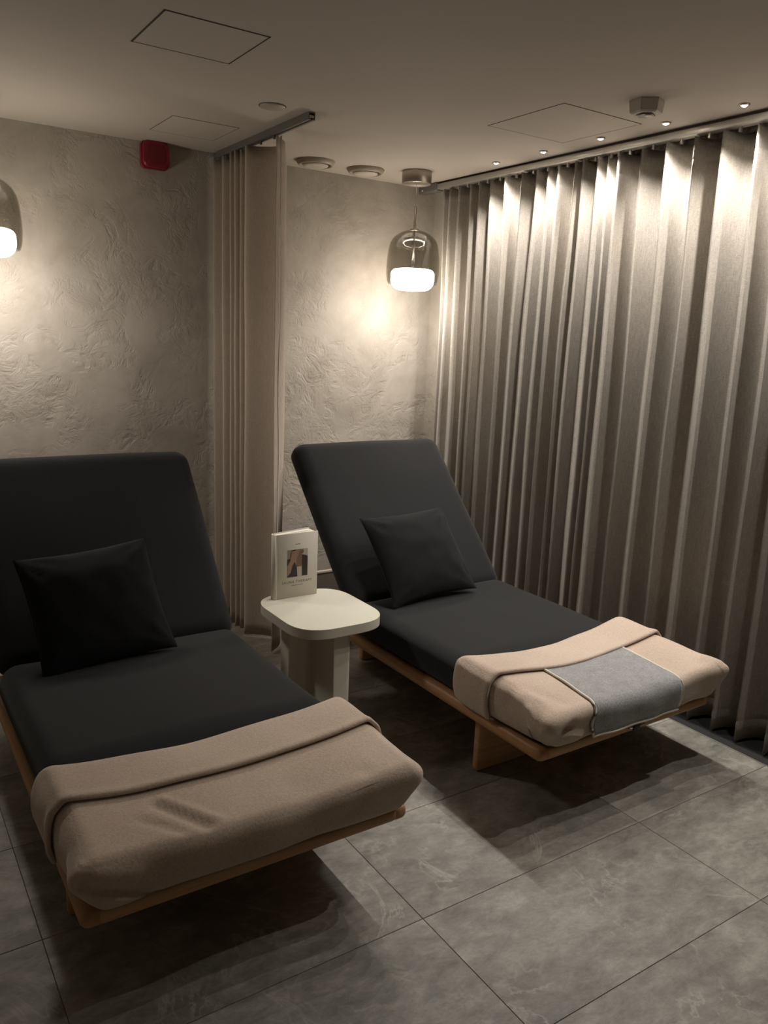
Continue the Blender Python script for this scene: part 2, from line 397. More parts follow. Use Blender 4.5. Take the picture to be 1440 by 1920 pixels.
def air_valve(x, y, label):
    o = empty('ceiling_air_valve', (x, y, CEIL_Z))
    lathe('ring', [(0.078,0.001),(0.100,0.001),(0.102,-0.004),(0.091,-0.022),(0.086,-0.024),(0.080,-0.022),(0.076,-0.010),(0.074,0.001)], M_VALVE, o)
    lathe('disc', [(0.0,-0.031),(0.052,-0.030),(0.064,-0.026),(0.067,-0.021),(0.060,-0.016),(0,-0.016)], M_CEIL, o)
    lathe('throat', [(0.0,-0.002),(0.074,-0.002),(0.074,0.001),(0,0.001)], M_GAP, o, 32)
    lathe('stem', [(0.0,-0.018),(0.012,-0.018),(0.012,0.0),(0,0.0)], M_GAP, o, 16)
    tag(o, label, 'air vent', 'round air valves in the ceiling')
air_valve(2.118, 3.928, 'round ceiling air vent closer to the divider curtain')
air_valve(2.418, 3.918, 'round ceiling air vent closer to the pendant lamp mount')
o = empty('ceiling_cover_disc', (1.498, 3.146, CEIL_Z))
lathe('plate', [(0.0,-0.006),(0.046,-0.006),(0.050,-0.003),(0.051,0.001),(0,0.001)], M_PLAST, o)
lathe('shadow_ring', [(0.051,-0.001),(0.054,-0.001),(0.054,0.001),(0.051,0.001)], M_GAP, o)
tag(o, 'small flat round cover disc on the ceiling by the divider track', 'ceiling cover')

def detector():
    o = empty('ceiling_detector', (2.515, 2.142, CEIL_Z), math.radians(20))
    def hexa(rx, ry, rot=0): return [(rx*math.cos(math.pi/3*k+rot), ry*math.sin(math.pi/3*k+rot)) for k in range(6)]
    bm = bmesh.new()
    rings = [(0.062,0.062,0.001),(0.063,0.063,-0.006),(0.058,0.058,-0.042),(0.050,0.050,-0.047)]
    vs = [[bm.verts.new((x,y,z)) for x,y in hexa(a,b)] for a,b,z in rings]
    for a, b in zip(vs, vs[1:]):
        for k in range(6): bm.faces.new((a[k], a[(k+1) % 6], b[(k+1) % 6], b[k]))
    bm.faces.new(vs[0]); bm.faces.new(vs[-1])
    bm_obj('housing', bm, M_PLAST, o, smooth=False)
    prism('lens', hexa(0.034,0.034), -0.052, -0.046, M_PLASTD, o, 0.002)
    prism('window', [(0.002+0.022*math.cos(a*math.pi/6), -0.012+0.014*math.sin(a*math.pi/6)) for a in range(12)], -0.0545, -0.051, M_PAGE, o)
    tag(o, 'grey faceted detector box on the ceiling above the spotlights', 'detector')
detector()

SPOT_Y = [3.301, 2.968, 2.620, 2.282, 1.940, 1.600, 1.260]  # last two are unseen, added on the guess that the row continues
SPOT_NAMES = ['farthest ceiling spotlight, nearest the pendant lamp mount', 'second ceiling spotlight counting from the back wall',
    'middle ceiling spotlight at the corner of the large access panel', 'fourth ceiling spotlight counting from the back wall, nearest the detector box',
    'nearest ceiling spotlight in view, at the right edge of the photo',
    'added unseen ceiling spotlight just beyond the right edge of the photo', 'last ceiling spotlight of the row, added and unseen, beyond the right edge of the photo']
def spot(x, y, label):
    o = empty('ceiling_spotlight', (x, y, CEIL_Z))
    lathe('bezel', [(0.013,0.001),(0.019,0.001),(0.020,-0.002),(0.017,-0.006),(0.013,-0.006),(0.0125,0.0)], M_METAL, o, 24)
    lathe('lens', [(0.0,-0.0085),(0.007,-0.008),(0.0122,-0.004),(0.0122,0.0005),(0,0.0005)], M_LED, o, 24)
    ld = bpy.data.lights.new('spot_beam', 'SPOT'); ld.energy = SPOT_W; ld.color = SPOT_COL
    ld.spot_size = math.radians(126); ld.spot_blend = 0.90; ld.shadow_soft_size = 0.009
    lo = bpy.data.objects.new('spot_beam', ld); COL.objects.link(lo); lo.parent = o; lo.location = (0,0,-0.02)
    lo.rotation_euler = (0, 0, 0)
    tag(o, label, 'spotlight', 'ceiling spotlights along the curtain')
for k, y in enumerate(SPOT_Y):
    spot(2.803, y, SPOT_NAMES[k])

# ------------------------------------------------------------------ curtains
def smoothstep(t): t = max(0.0, min(1.0, t)); return t*t*(3-2*t)
def curtain_sheet(name, path_fn, z_rows, npath, material, parent):
    vs = []
    for i in range(npath):
        for z in z_rows:
            vs.append(path_fn(i/(npath-1), z))
    return mesh_obj(name, vs, grid_faces(npath, len(z_rows)), material, parent)
def zrows(z0, z1, n, extra=()):
    r = [z0+(z1-z0)*k/n for k in range(n+1)] + list(extra)
    return sorted(set(round(z,4) for z in r))

def main_curtain():
    top_n = [3.862, 3.799, 3.718, 3.622, 3.551, 3.452, 3.330, 3.205, 3.105, 3.032, 2.975, 2.855, 2.802, 2.711, 2.668, 2.606, 2.482, 2.343, 2.212, 2.079, 1.943, 1.830]
    mid_n = [3.852, 3.800, 3.719, 3.616, 3.554, 3.447, 3.319, 3.218, 3.136, 3.046, 2.981, 2.866, 2.803, 2.706, 2.657, 2.601, 2.465, 2.336, 2.201, 2.072, 1.925, 1.808]
    r = random.Random(3)
    while mid_n[-1] > -0.72:
        d = r.uniform(0.10, 0.15); mid_n.append(mid_n[-1]-d); top_n.append(mid_n[-1]+r.uniform(-.01,.01))
    K = len(mid_n)
    prop = [(r.uniform(-0.012, 0.012), r.uniform(0.85, 1.1), r.uniform(-0.10, 0.12), r.uniform(0, 50)) for _ in range(K)]
    XF = 2.903; ztop, zbot = 2.403, 0.012
    per = 22
    def nose(k, z):
        t = smoothstep((z-1.45)/(2.35-1.45))
        y = mid_n[k]*(1-t) + top_n[k]*t
        y += 0.010*noise.noise(Vector((prop[k][3], z*1.3, 0)))*(1-0.5*t)
        return y
    def path(u, z):
        s = u*(K-1); k = min(int(s), K-2); t = s-k
        ya, yb = nose(k, z), nose(k+1, z); wd = ya-yb
        dep = min(0.125, 0.036+0.80*wd)*prop[k][1]
        tt = t + prop[k][2]*math.sin(math.pi*t)*0.6
        c = 0.5-0.5*math.cos(2*math.pi*tt)
        c = c**0.58
        # belly: fold sides swing past the straight line, as soft cloth does
        y = ya - wd*(t - 0.10*math.sin(2*math.pi*t)*(1 if wd > 0.09 else 0.5))
        xf = (XF+prop[k][0])*(1-t) + (XF+prop[k+1][0])*t
        x = xf + dep*c
        x += 0.006*noise.noise(Vector((y*6, z*1.1, 7.0)))
        hz = z
        if z > 2.30:
            e = (z-2.30)/(ztop-2.30)
            x += 0.004*noise.noise(Vector((y*25, z*14, 3.0)))
            if z > ztop-0.002: hz = z + 0.006*noise.noise(Vector((y*9, 0, 1.0))) - 0.004*c
        if abs(z-2.318) < 0.0015: x += 0.0022
        if abs(z-0.098) < 0.0015: x += 0.002
        if z < 0.4: x += (0.4-z)*0.03*noise.noise(Vector((y*4, 0, 5.0)))
        return (x, y, hz + (0.004*noise.noise(Vector((y*5,2,2))) if z < zbot+.001 else 0))
    root = empty('wave_curtain', (2.93, 1.3, 0)); root_m = Vector((2.93,1.3,0))
    rows = zrows(zbot, ztop, 44, (2.3225, 2.318, 2.3135, 0.1025, 0.098, 0.0935))
    def local(u, z):
        p = path(u, z); return (p[0]-2.93, p[1]-1.3, p[2])
    o = curtain_sheet('cloth', local, rows, (K-1)*per+1, M_CURT, root)
    solidify(o, 0.003, 0, 0)
    # gliders between the track and the cloth head
    for k in range(K):
        y = top_n[k]
        if y < 1.0: break
        box('glider', (2.922-2.93, 2.932-2.93, y-1.3-0.05-0.005, y-1.3-0.05+0.005, ztop-0.012, 2.4088), M_TRACK, root)
    tag(root, 'full-height greige linen wave curtain along the right wall', 'curtain')
    tr = empty('curtain_track', (2.925, 1.3, CEIL_Z))
    box('rail', (-0.024, 0.024, -2.15, 2.62, -0.040, -0.012), M_TRACK, tr, bev=0.002, seg=1)
    box('shadow_line', (-0.012, 0.020, -2.15, 2.62, -0.0125, 0.0), M_GAP, tr)  # dark filler, paints the shadow line between rail and ceiling
    box('end_stop', (-0.030, 0.030, 2.62, 2.80, -0.050, 0.0), M_TRACKD, tr, bev=0.012, seg=3)
    lathe('screw', [(0,-0.004),(0.005,-0.004),(0.005,0.004),(0,0.004)], M_PAGE, tr, 12, (-0.031, 2.75, -0.034))
    tag(tr, 'pale metal curtain track on the ceiling above the long curtain', 'curtain track')
main_curtain()

def divider_curtain():
    Y = [4.128, 4.012, 3.938, 3.905, 3.850, 3.805, 3.725, 3.425]
    X0 = 1.658; ztop, zbot = 2.4165, 0.012
    K = len(Y); per = 20
    deps = [0.095, 0.080, 0.055, 0.06, 0.055, 0.090, 0.125]
    def path(u, z):
        s = u*(K-1); k = min(int(s), K-2); t = s-k
        wob = 0.008*noise.noise(Vector((k*9.1, z*0.9, 0)))
        ya = Y[k]+0.010*noise.noise(Vector((k*9.1, z*0.9, 0)))*(k > 0); yb = Y[k+1]+0.010*noise.noise(Vector(((k+1)*9.1, z*0.9, 0)))
        zz = 1.0+0.05*math.sin(z*1.3+k)
        c = (0.5-0.5*math.cos(2*math.pi*t))**0.85
        x = X0-0.012 + deps[k]*zz*c + 0.01*((k*37) % 3-1)
        y = ya+(yb-ya)*(t-0.08*math.sin(2*math.pi*t))
        if k == K-2 and t > 0.5: x += 0.018*((t-0.5)/0.5)**2
        if z > 2.30 and k == K-2: y += 0.02*(z-2.30)/0.1*math.sin(math.pi*t)
        if k == 0 and z > 2.2: y += 0.0
        x += 0.004*noise.noise(Vector((y*9, z*2, 2.0)))
        return (x-X0, y-3.8, z)
    root = empty('divider_curtain', (X0, 3.8, 0))
    o = curtain_sheet('cloth', path, zrows(zbot, ztop, 36, (2.322,2.318,2.314)), (K-1)*per+1, M_DIV, root)
    solidify(o, 0.003, 0, 0)
    for y in (4.0, 3.92, 3.86, 3.78, 3.6, 3.46):
        box('glider', (-0.004, 0.004, y-3.8-0.005, y-3.8+0.005, ztop-0.012, 2.4188), M_TRACKD, root)
    tag(root, 'gathered beige divider curtain hanging between the two loungers', 'curtain')
    tr = empty('divider_track', (X0, 3.6, CEIL_Z))
    y0, y1 = 3.113-3.6, 4.13-3.6
    box('top_web', (-0.015, 0.015, y0, y1, -0.004, 0.0), M_TRACKD, tr)
    for s in (-1, 1):
        box('side_web', (min(s*0.015,s*0.012), max(s*0.015,s*0.012), y0, y1, -0.030, -0.004), M_TRACKD, tr)
        box('lip', (min(s*0.012,s*0.005), max(s*0.012,s*0.005), y0, y1, -0.030, -0.0275), M_TRACKD, tr)
    box('end_clip', (-0.010, 0.010, y0+0.002, y0+0.012, -0.022, -0.012), M_METAL, tr)
    tag(tr, 'short grey curtain track with open end above the divider curtain', 'curtain track')
    pts = [(1.676+0.002*math.sin(k*0.9), 3.424+0.004*math.sin(k*0.55+1), 2.415-k*0.088) for k in range(25)]
    c = tube('draw_cord', pts, 0.0038, M_CORD, None, 6)
    tag(c, 'thin white cord hanging along the divider curtain edge', 'cord')
divider_curtain()

# ------------------------------------------------------------------ pendant lamps
def pendant(x, y, label):
    o = empty('pendant_lamp', (x, y, 0))
    lathe('canopy', [(0,CEIL_Z+0.0),(0.079,CEIL_Z),(0.080,CEIL_Z-0.004),(0.080,CEIL_Z-0.060),(0.077,CEIL_Z-0.065),(0.070,CEIL_Z-0.066),(0.066,CEIL_Z-0.060),(0,CEIL_Z-0.060)], M_METAL, o)
    tube('cord', [(0,0,CEIL_Z-0.059),(0,0,2.26)], 0.0014, M_METAL, o, 6)
    tube('rod', [(0,0,2.27),(0,0,1.93)], 0.0065, M_METAL, o, 12)
    zt = 2.150
    ctl = [(0.008,0.0),(0.045,0.006),(0.080,0.019),(0.111,0.042),(0.129,0.070),(0.138,0.105),(0.1435,0.147),(0.1465,0.195),(0.1455,0.235),(0.141,0.268),(0.134,0.287)]
    prof = []
    for k in range(len(ctl)-1):            # Catmull-Rom through the measured barrel outline
        p0, p1, p2, p3 = ctl[max(0,k-1)], ctl[k], ctl[k+1], ctl[min(len(ctl)-1,k+2)]
        for q in range(4):
            t = q/4
            f = [0.5*(2*b+(c-a)*t+(2*a-5*b+4*c-d)*t*t+(3*b-3*c+d-a)*t**3) for a,b,c,d in zip(p0,p1,p2,p3)]
            prof.append((f[0], zt-f[1]))
    prof.append((ctl[-1][0], zt-ctl[-1][1]))
    sh = lathe('glass_shade', prof, M_GLASS, o, 64)
    solidify(sh, 0.003, 0, -1)
    lathe('cap', [(0,zt+0.004),(0.022,zt+0.004),(0.026,zt-0.001),(0.026,zt-0.004),(0,zt-0.004)], M_METAL, o, 24)
    zb = 1.828; lo = [(0, zb), (0.045, zb+0.001)]; mid = []
    for k in range(0, 13):
        a = math.pi/2*k/12; pt_ = (0.066+0.054*math.sin(a), zb+0.003+0.056*(1-math.cos(a)))
        if k <= 7: lo.append(pt_)
        if k >= 7: mid.append(pt_)
    for k in range(0, 9):
        a = math.pi/2*k/8; mid.append((0.120-0.030*(1-math.cos(a)), zb+0.085+0.030*math.sin(a)))
    d = lathe('opal_diffuser', lo, M_OPAL, o, 48)
    lathe('side_band', mid, M_OPALS, d, 48)
    lathe('housing_top', [mid[-1], (0.06, zb+0.118), (0.012, zb+0.122), (0, zb+0.122)], M_OPALT, d, 48)
    tag(o, label, 'pendant lamp', 'smoked glass pendant lamps')
pendant(2.652, 3.770, 'smoked glass pendant lamp with lit diffuser hanging in the corner by the curtain')
pendant(0.512, 3.770, 'smoked glass pendant lamp cut off by the left edge of the photo')

# ------------------------------------------------------------------ fire alarm
def alarm():
    o = empty('fire_alarm', (1.335, WALL_Y, 2.388))
    poly = rounded_poly([(-0.066,-0.062),(0.066,-0.062),(0.066,0.062),(-0.066,0.062)], 0.022, 5)
    def plate(name, sc, y0, y1, m, bev):
        p = prism(name, [(a[0]*sc, a[1]*sc) for a in poly], y0, y1, m, o, bev, 3); p.rotation_euler = (math.pi/2, 0, 0); return p
    plate('base', 1.0, 0.0, 0.026, M_RED, 0.003)
    plate('front_cover', 0.95, 0.026, 0.055, M_RED, 0.012)
    plate('sounder_panel', 0.62, 0.0545, 0.0575, M_REDD, 0.002)
    tag(o, 'red square fire alarm sounder high on the back wall', 'fire alarm')
alarm()

# ------------------------------------------------------------------ loungers
LW = 0.455
def fnoise(p, s, a, seed=0.0): return a*noise.noise(Vector((p[0]*s+seed, p[1]*s-seed, p[2]*s+seed*0.5)))
def lounger(x, y, label, back_deg, back_len, seed):
    o = empty('daybed_lounger', (x, y, 0))
    for s in (-1, 1):
        xa, xb = (s*LW, s*(LW-0.06)); rbox('side_rail', (min(xa,xb), max(xa,xb), 0.0, 1.50, 0.212, 0.262), 0.022, M_WOODY, o, (8,24,8))
    rbox('foot_rail', (-LW+0.03, LW-0.03, 0.0, 0.06, 0.214, 0.258), 0.018, M_WOODX, o, (24,8,8))
    box('platform_board', (-LW+0.055, LW-0.055, 0.05, 1.50, 0.222, 0.250), M_WOODY, o)
    for yy, hw in ((0.345, LW-0.040), (1.44, 0.24)):
        rbox('leg_panel', (-hw, hw, yy, yy+0.034, 0.0, 0.222), 0.010, M_WOODX, o, (16,6,10))
    # seat cushion, softly domed
    cw = 0.428
    def seat_fn(p):
        q = p.copy(); t = (p.z-0.25)/(0.402-0.25)
        q.x *= 1.0+0.040*math.sin(math.pi*min(1,max(0,t)))
        q.x *= 1.0-0.085*smoothstep((0.44-p.y)/0.12); q.y += 0.03*smoothstep((0.2-p.y)/0.2)
        if t > 0.5:
            q.z -= 0.045*smoothstep((0.46-p.y)/0.10)      # pressed down under the blanket
            q.z += 0.008*(1-(p.x/cw)**2)*(1-((p.y-0.6)/0.7)**2) + fnoise(p, 4, 0.004, seed)
        return q
    rbox('seat_cushion', (-cw, cw, -0.012, 1.24, 0.250, 0.402), (0.05,0.05,0.055), M_DARK, o, (34,40,12), fn=seat_fn)
    # back cushion in its own tilted frame
    a = math.radians(back_deg); th = 0.128
    ey = Vector((0, math.cos(a), math.sin(a))); ez = Vector((0, -math.sin(a), math.cos(a)))   # ez: out of the front face
    piv = Vector((0, 1.195, 0.395))
    def to(p): return Vector((p.x,0,0)) + piv + ey*p.y + ez*p.z
    def back_fn(p):
        q = p.copy(); t = (p.z+th)/th
        q.x *= 1.0+0.014*math.sin(math.pi*min(1,max(0,t)))
        if t > 0.5: q.z += 0.007*(1-(p.x/0.44)**2) + fnoise(p, 4, 0.004, seed+3)
        return to(q)
    rbox('back_cushion', (-0.437, 0.437, -0.01, back_len, -th, 0.0), (0.062,0.062,0.058), M_DARK, o, (34,34,12), fn=back_fn)
    rbox('back_board', (-0.36, 0.36, 0.02, back_len-0.03, -th-0.030, -th-0.002), 0.010, M_WOODY, o, (8,24,4), fn=to)
    for s in (-1, 1):
        p0 = piv + ey*0.50 - ez*(th+0.03); tube('back_strut', [(s*0.16, p0.y, p0.z), (s*0.16, p0.y+0.05, 0.0)], 0.016, M_WOODY, o, 10)
    return tag(o, label, 'lounger', 'dark cushioned wooden loungers')
RX, RY = 2.250, 1.700
LX, LY = 0.792, 1.670
lounger(LX, LY, 'dark upholstered wooden lounger at left, nearest the red alarm', 50.5, 0.870, 1.7)
lounger(RX, RY, 'dark upholstered wooden lounger at right, beside the long curtain', 46.5, 0.915, 5.1)

# ------------------------------------------------------------------ throw pillows
def pillow(center, wdt, hgt, thick, ux, uy, label, seed):
    """square cushion: ux along its width, uy up its height, both unit vectors"""
    ux = Vector(ux).normalized(); uy = Vector(uy); uy = (uy-ux*uy.dot(ux)).normalized(); uz = ux.cross(uy)
    c = Vector(center)
    o = empty('throw_pillow', (c.x, c.y, 0.42))
    base = Vector((c.x, c.y, 0.42)); n = 30
    def pt(u, v, side):
        pinch = 0.075
        x = u*(1-pinch*(1-u*u*0.0)*(1-v*v)*abs(u)**2*0.9); y = v*(1-pinch*(1-u*u)*abs(v)**2*0.9)
        prof = (max(0,1-abs(u)**2.3)**0.55)*(max(0,1-abs(v)**2.3)**0.55)
        e = Vector((u*3+seed, v*3, side*2.0))
        wr = 0.10*noise.noise(e) + 0.05*noise.noise(e*2.3)
        # gathered creases towards the corners
        cr = 0.0
        for cu, cv in ((1,1),(-1,1),(1,-1),(-1,-1)):
            d = math.hypot(u-cu, v-cv); ang = math.atan2(v-cv, u-cu)
            cr += 0.13*math.exp(-(d-0.35)**2/0.05)*math.sin(ang*11+seed)
        z = side*thick/2*prof*(1+wr+cr)
        return c + ux*(x*wdt/2) + uy*(y*hgt/2) + uz*z - base
    vs = []; fs = []
    for side in (1, -1):
        b0 = len(vs)
        for i in range(n+1):
            for j in range(n+1):
                u = math.sin((i/n*2-1)*math.pi/2*0.999); v = math.sin((j/n*2-1)*math.pi/2*0.999)
                vs.append(pt(u, v, side))
        for i in range(n):
            for j in range(n):
                f = [b0+i*(n+1)+j, b0+(i+1)*(n+1)+j, b0+(i+1)*(n+1)+j+1, b0+i*(n+1)+j+1]
                fs.append(tuple(f if side > 0 else f[::-1]))
    p = mesh_obj('cover', vs, fs, M_PIL, o)
    bm = bmesh.new(); bm.from_mesh(p.data); bmesh.ops.remove_doubles(bm, verts=bm.verts[:], dist=0.0008); bm.to_mesh(p.data); bm.free()
    # seam round the rim
    rim = [pt(math.sin((k/16*2-1)*math.pi/2), -1, 1) for k in range(16)] + [pt(1, math.sin((k/16*2-1)*math.pi/2), 1) for k in range(16)]
    rim += [pt(-math.sin((k/16*2-1)*math.pi/2), 1, 1) for k in range(16)] + [pt(-1, -math.sin((k/16*2-1)*math.pi/2), 1) for k in range(17)]
    tube('seam', rim, 0.0022, M_PIL, o, 6)
    return tag(o, label, 'pillow', 'black throw pillows on the loungers')
pillow((2.152, 2.903, 0.592), 0.485, 0.44, 0.155, (1.0, 0.05, 0.030), (-0.02, 0.62, 0.78), 'black square throw pillow on the right lounger', 2.0)
pillow((0.683, 2.850, 0.588), 0.475, 0.44, 0.15, (1.0, 0.06, 0.06), (-0.03, 0.55, 0.83), 'black square throw pillow on the left lounger', 9.0)

# ------------------------------------------------------------------ blankets
def seg_dist(p, a, b):
    d = b-a; t = max(0, min(1, (p-a).dot(d)/max(d.length_squared, 1e-9))); return (p-(a+d*t)).length
BX0, BX1, BY0, BY1, BZ0, BZ1, BR = -0.452, 0.452, -0.052, 0.41, 0.262, 0.412, 0.040
def make_blanket(x, y, label, seed, ridges, ylean, dy):
    o = empty('folded_blanket', (x, y, 0.25)); base = Vector((0,0,0.25))
    def deform(p, grow=0.0):
        """one shape for the cloth body and the cuff that lies on it"""
        q = Vector(p); t = min(1, max(0, (p[2]-BZ0)/(BZ1-BZ0)))
        q.x *= 1.0+0.045*math.sin(math.pi*min(1,t*1.05))
        xx = p[0]/0.45
        # low dip across the middle, proud rounded ends; falls a little towards the foot
        if t > 0.25:
            k = smoothstep((t-0.25)/0.6)
            q.z += k*(0.016*min(1.2,abs(xx))**1.8 - 0.004*math.cos(xx*2.2) - 0.030*max(0,(0.25-p[1])/0.3)**1.6*0.55)
            q.z += k*fnoise(p, 5, 0.007, seed)
        else:
            k = 0.0
        q.y += (1-t)*0.022*(1 if p[1] < 0.05 else 0)      # tucked in under the foot end
        if p[1] < 0.05: q.y += fnoise((p[0], p[2], 1.0), 7, 0.010, seed+2)
        q.x += fnoise((p[1], p[2], 0.3), 8, 0.008, seed+4)*(1 if abs(xx) > 0.9 else 0)
        if t < 0.2: q.z += fnoise((p[0], p[1], 0.0), 6, 0.006, seed+8)
        q.x *= 1-0.055*smoothstep((0.22-p[1])/0.27)*(1-smoothstep((t-0.15)/0.5))   # drawn in at the foot
        if p[1] < 0.06 and abs(xx) > 0.7:                 # corners pulled out to soft points
            e = smoothstep((abs(xx)-0.7)/0.3)*smoothstep((0.06-p[1])/0.1)*math.exp(-((t-0.72)/0.3)**2)
            q.x += math.copysign(0.015, p[0])*e; q.y -= 0.008*e
        n = Vector((0,0,1)) if t > 0.9 else Vector((0.4*math.copysign(1,p[0]) if abs(xx) > 0.9 else 0, -1 if p[1] < 0 else 0, 0.5)).normalized()
        pv = Vector(p)
        for a, b, wd, hh in ridges:
            d = seg_dist(pv, a, b); q += n*(hh*math.exp(-(d/wd)**2))
        return q
    body = rbox('wool_body', (BX0, BX1, BY0, BY1, BZ0, BZ1), (BR, BR, BR), M_WOOL, o, (110,64,22), skip=('-z','+y'),
                fn=lambda p: deform(p)-base)
    # bring the open back edge square under the cuff
    # folded cuff: strip over the cross-section
    path = []
    g = 0.011; r = BR
    zb, zt, hx = BZ0+0.004, BZ1+g, BX1+g
    for k in range(6): path.append((-hx, zb+(zt-r-zb)*k/6))
    for k in range(9):
        a = math.pi/2*k/8; path.append((-hx+r-r*math.cos(a), zt-r+r*math.sin(a)))
    for k in range(1, 40): path.append((-hx+r+(2*hx-2*r)*k/40, zt))
    for k in range(9):
        a = math.pi/2*k/8; path.append((hx-r+r*math.sin(a), zt-r+r*math.cos(a)))
    for k in range(1, 7): path.append((hx, zt-r-(zt-r-zb)*k/6))
    ya, yb, ny = 0.205+dy, 0.43+dy, 14
    vs = []
    for (px, pz) in path:
        xx = px/hx
        for j in range(ny+1):
            v = j/ny
            curve = -0.055*(1-abs(xx)**2.2) + 0.03*math.sin(xx*3+seed)*0.4 + ylean*xx
            yy = ya+(yb-ya)*v + curve*(0.6+0.4*v)
            pz2 = pz
            q = deform((px, max(0.06, yy), pz2)); q.y = yy
            roll = 0.006*math.exp(-((v-0.06)/0.07)**2)
            nn = Vector((math.copysign(1,px) if pz < zt-0.02 else 0, 0, 1 if pz >= zt-0.02 else 0))
            q += nn*(roll+0.003)
            if v > 0.80: q -= nn*0.016*((v-0.80)/0.20)**2
            vs.append(q-base)
    cuff = mesh_obj('folded_cuff', vs, grid_faces(len(path), ny+1), M_WOOL, o)
    m = cuff.data
    bm = bmesh.new(); bm.from_mesh(m); bmesh.ops.recalc_face_normals(bm, faces=bm.faces[:])
    up = sum(f.normal.z for f in bm.faces)
    if up < 0: bmesh.ops.reverse_faces(bm, faces=bm.faces[:])
    bm.to_mesh(m); bm.free()
    solidify(cuff, 0.014, 1, -1)
    tag(o, label, 'blanket', 'beige wool blankets over the lounger feet')
    return o, deform
V = Vector
ridL = [(V((-0.24,0.12,0.41)), V((-0.16,-0.01,0.41)), 0.016, -0.010), (V((-0.22,0.13,0.41)), V((-0.13,0.00,0.41)), 0.014, 0.008), (V((-0.29,0.07,0.41)), V((-0.22,-0.01,0.41)), 0.014, -0.006),
        (V((-0.43,-0.045,0.37)), V((-0.30,-0.052,0.27)), 0.014, -0.026), (V((-0.44,-0.03,0.385)), V((-0.33,-0.052,0.36)), 0.018, 0.010),
        (V((0.30,0.0,0.40)), V((0.22,-0.05,0.33)), 0.03, -0.007), (V((0.05,0.02,0.40)), V((-0.02,-0.05,0.32)), 0.04, 0.005)]
ridR = [(V((-0.45,-0.02,0.28)), V((-0.36,-0.052,0.36)), 0.016, -0.026), (V((-0.42,-0.04,0.34)), V((-0.33,-0.05,0.30)), 0.02, 0.012),
        (V((-0.45,0.16,0.36)), V((-0.43,0.03,0.30)), 0.02, -0.010), (V((-0.42,0.15,0.40)), V((-0.36,0.02,0.40)), 0.025, -0.006), (V((-0.455,0.06,0.37)), V((-0.44,-0.02,0.33)), 0.018, 0.010),
        (V((0.40,0.02,0.40)), V((0.46,-0.05,0.38)), 0.03, 0.012)]
make_blanket(LX, LY, 'beige wool blanket folded over the foot of the left lounger', 1.3, ridL, 0.0, 0.0)
_, defR = make_blanket(RX, RY, 'beige wool blanket folded over the foot of the right lounger, under the grey mat', 6.2, ridR, 0.012, 0.045)

# ------------------------------------------------------------------ grey felt mat with piping, lying on the right blanket
def felt_mat():
    o = empty('felt_foot_mat', (RX, RY, 0.25)); base = Vector((0,0,0.25))
    ytop0 = 0.285; arc = BR*math.pi/2; flat = ytop0-(BY0+BR)
    drop = BZ1-BR-0.285
    total = flat+arc+drop
    def surf(u, s):
        # u 0..1 across, s 0..total along the way down; the mat flares a little to the front
        f = s/total
        x = (-0.236-0.030*f) + u*((0.198-0.010*f)-(-0.236-0.030*f))
        if s < flat: p = (x, ytop0-s, BZ1); n = Vector((0,0,1))
        elif s < flat+arc:
            a = (s-flat)/BR; p = (x, BY0+BR-BR*math.sin(a), BZ1-BR+BR*math.cos(a)); n = Vector((0,-math.sin(a),math.cos(a)))
        else: p = (x, BY0, BZ1-BR-(s-flat-arc)); n = Vector((0,-1,0))
        q = defR(p)
        lift = 0.006+0.004*max(0,noise.noise(Vector((x*9, s*9, 4.0)))) + 0.010*max(0,(s-flat-arc)/max(drop,.01))
        return q + n*lift - base
    nu, nv = 28, 30
    vs = [surf(i/nu, total*j/nv) for i in range(nu+1) for j in range(nv+1)]
    sh = mesh_obj('felt_sheet', vs, [f[::-1] for f in grid_faces(nu+1, nv+1)], M_FELT, o); solidify(sh, 0.004, 0, 0)
    edge = [surf(0, total*j/nv) for j in range(nv+1)] + [surf(i/nu, total) for i in range(1, nu+1)] + [surf(1, total*j/nv) for j in range(nv-1, -1, -1)]
    tube('piping', edge, 0.0046, M_PIPE, o, 8)
    p = surf(0.50, total); 
    b = box('clasp', (p.x-0.016, p.x+0.016, p.y-0.002, p.y+0.008, p.z-0.028, p.z-0.004), M_BLACK, o, bev=0.002, seg=1)
    for dx in (-0.034, 0.030):
        lathe('ring', [(0.006,-0.002),(0.010,-0.002),(0.010,0.002),(0.006,0.002),(0.006,-0.002)], M_METAL, b, 16, (p.x+dx, p.y+0.003, p.z-0.012))
    tag(o, 'grey felt mat with pale piping lying on the right blanket', 'mat')
felt_mat()

# ------------------------------------------------------------------ side table
TX, TY, TZ = 1.553, 2.768, 0.465
def side_table():
    o = empty('side_table', (TX, TY, 0))
    top = rounded_poly([(-0.203,-0.238),(0.203,-0.238),(0.203,0.238),(-0.203,0.238)], 0.150, 12)
    prism('table_top', top, TZ-0.040, TZ, M_TABLE, o, 0.005, 3)
    hx, hy, w2, ya, yb = 0.122, 0.195, 0.040, 0.030, 0.120
    tee = [(-w2,-hy),(w2,-hy),(w2,ya),(hx,ya),(hx,yb),(-hx,yb),(-hx,ya),(-w2,ya)]
    rad = [0.004,0.018,0.02,0.02,0.02,0.02,0.008,0.035]
    prism('pedestal', rounded_poly(tee, rad, 8), 0.0, TZ-0.039, M_TABLE, o, 0.003, 1)
    tag(o, 'pale side table with rounded top and slab pedestal between the two loungers', 'side table')
side_table()

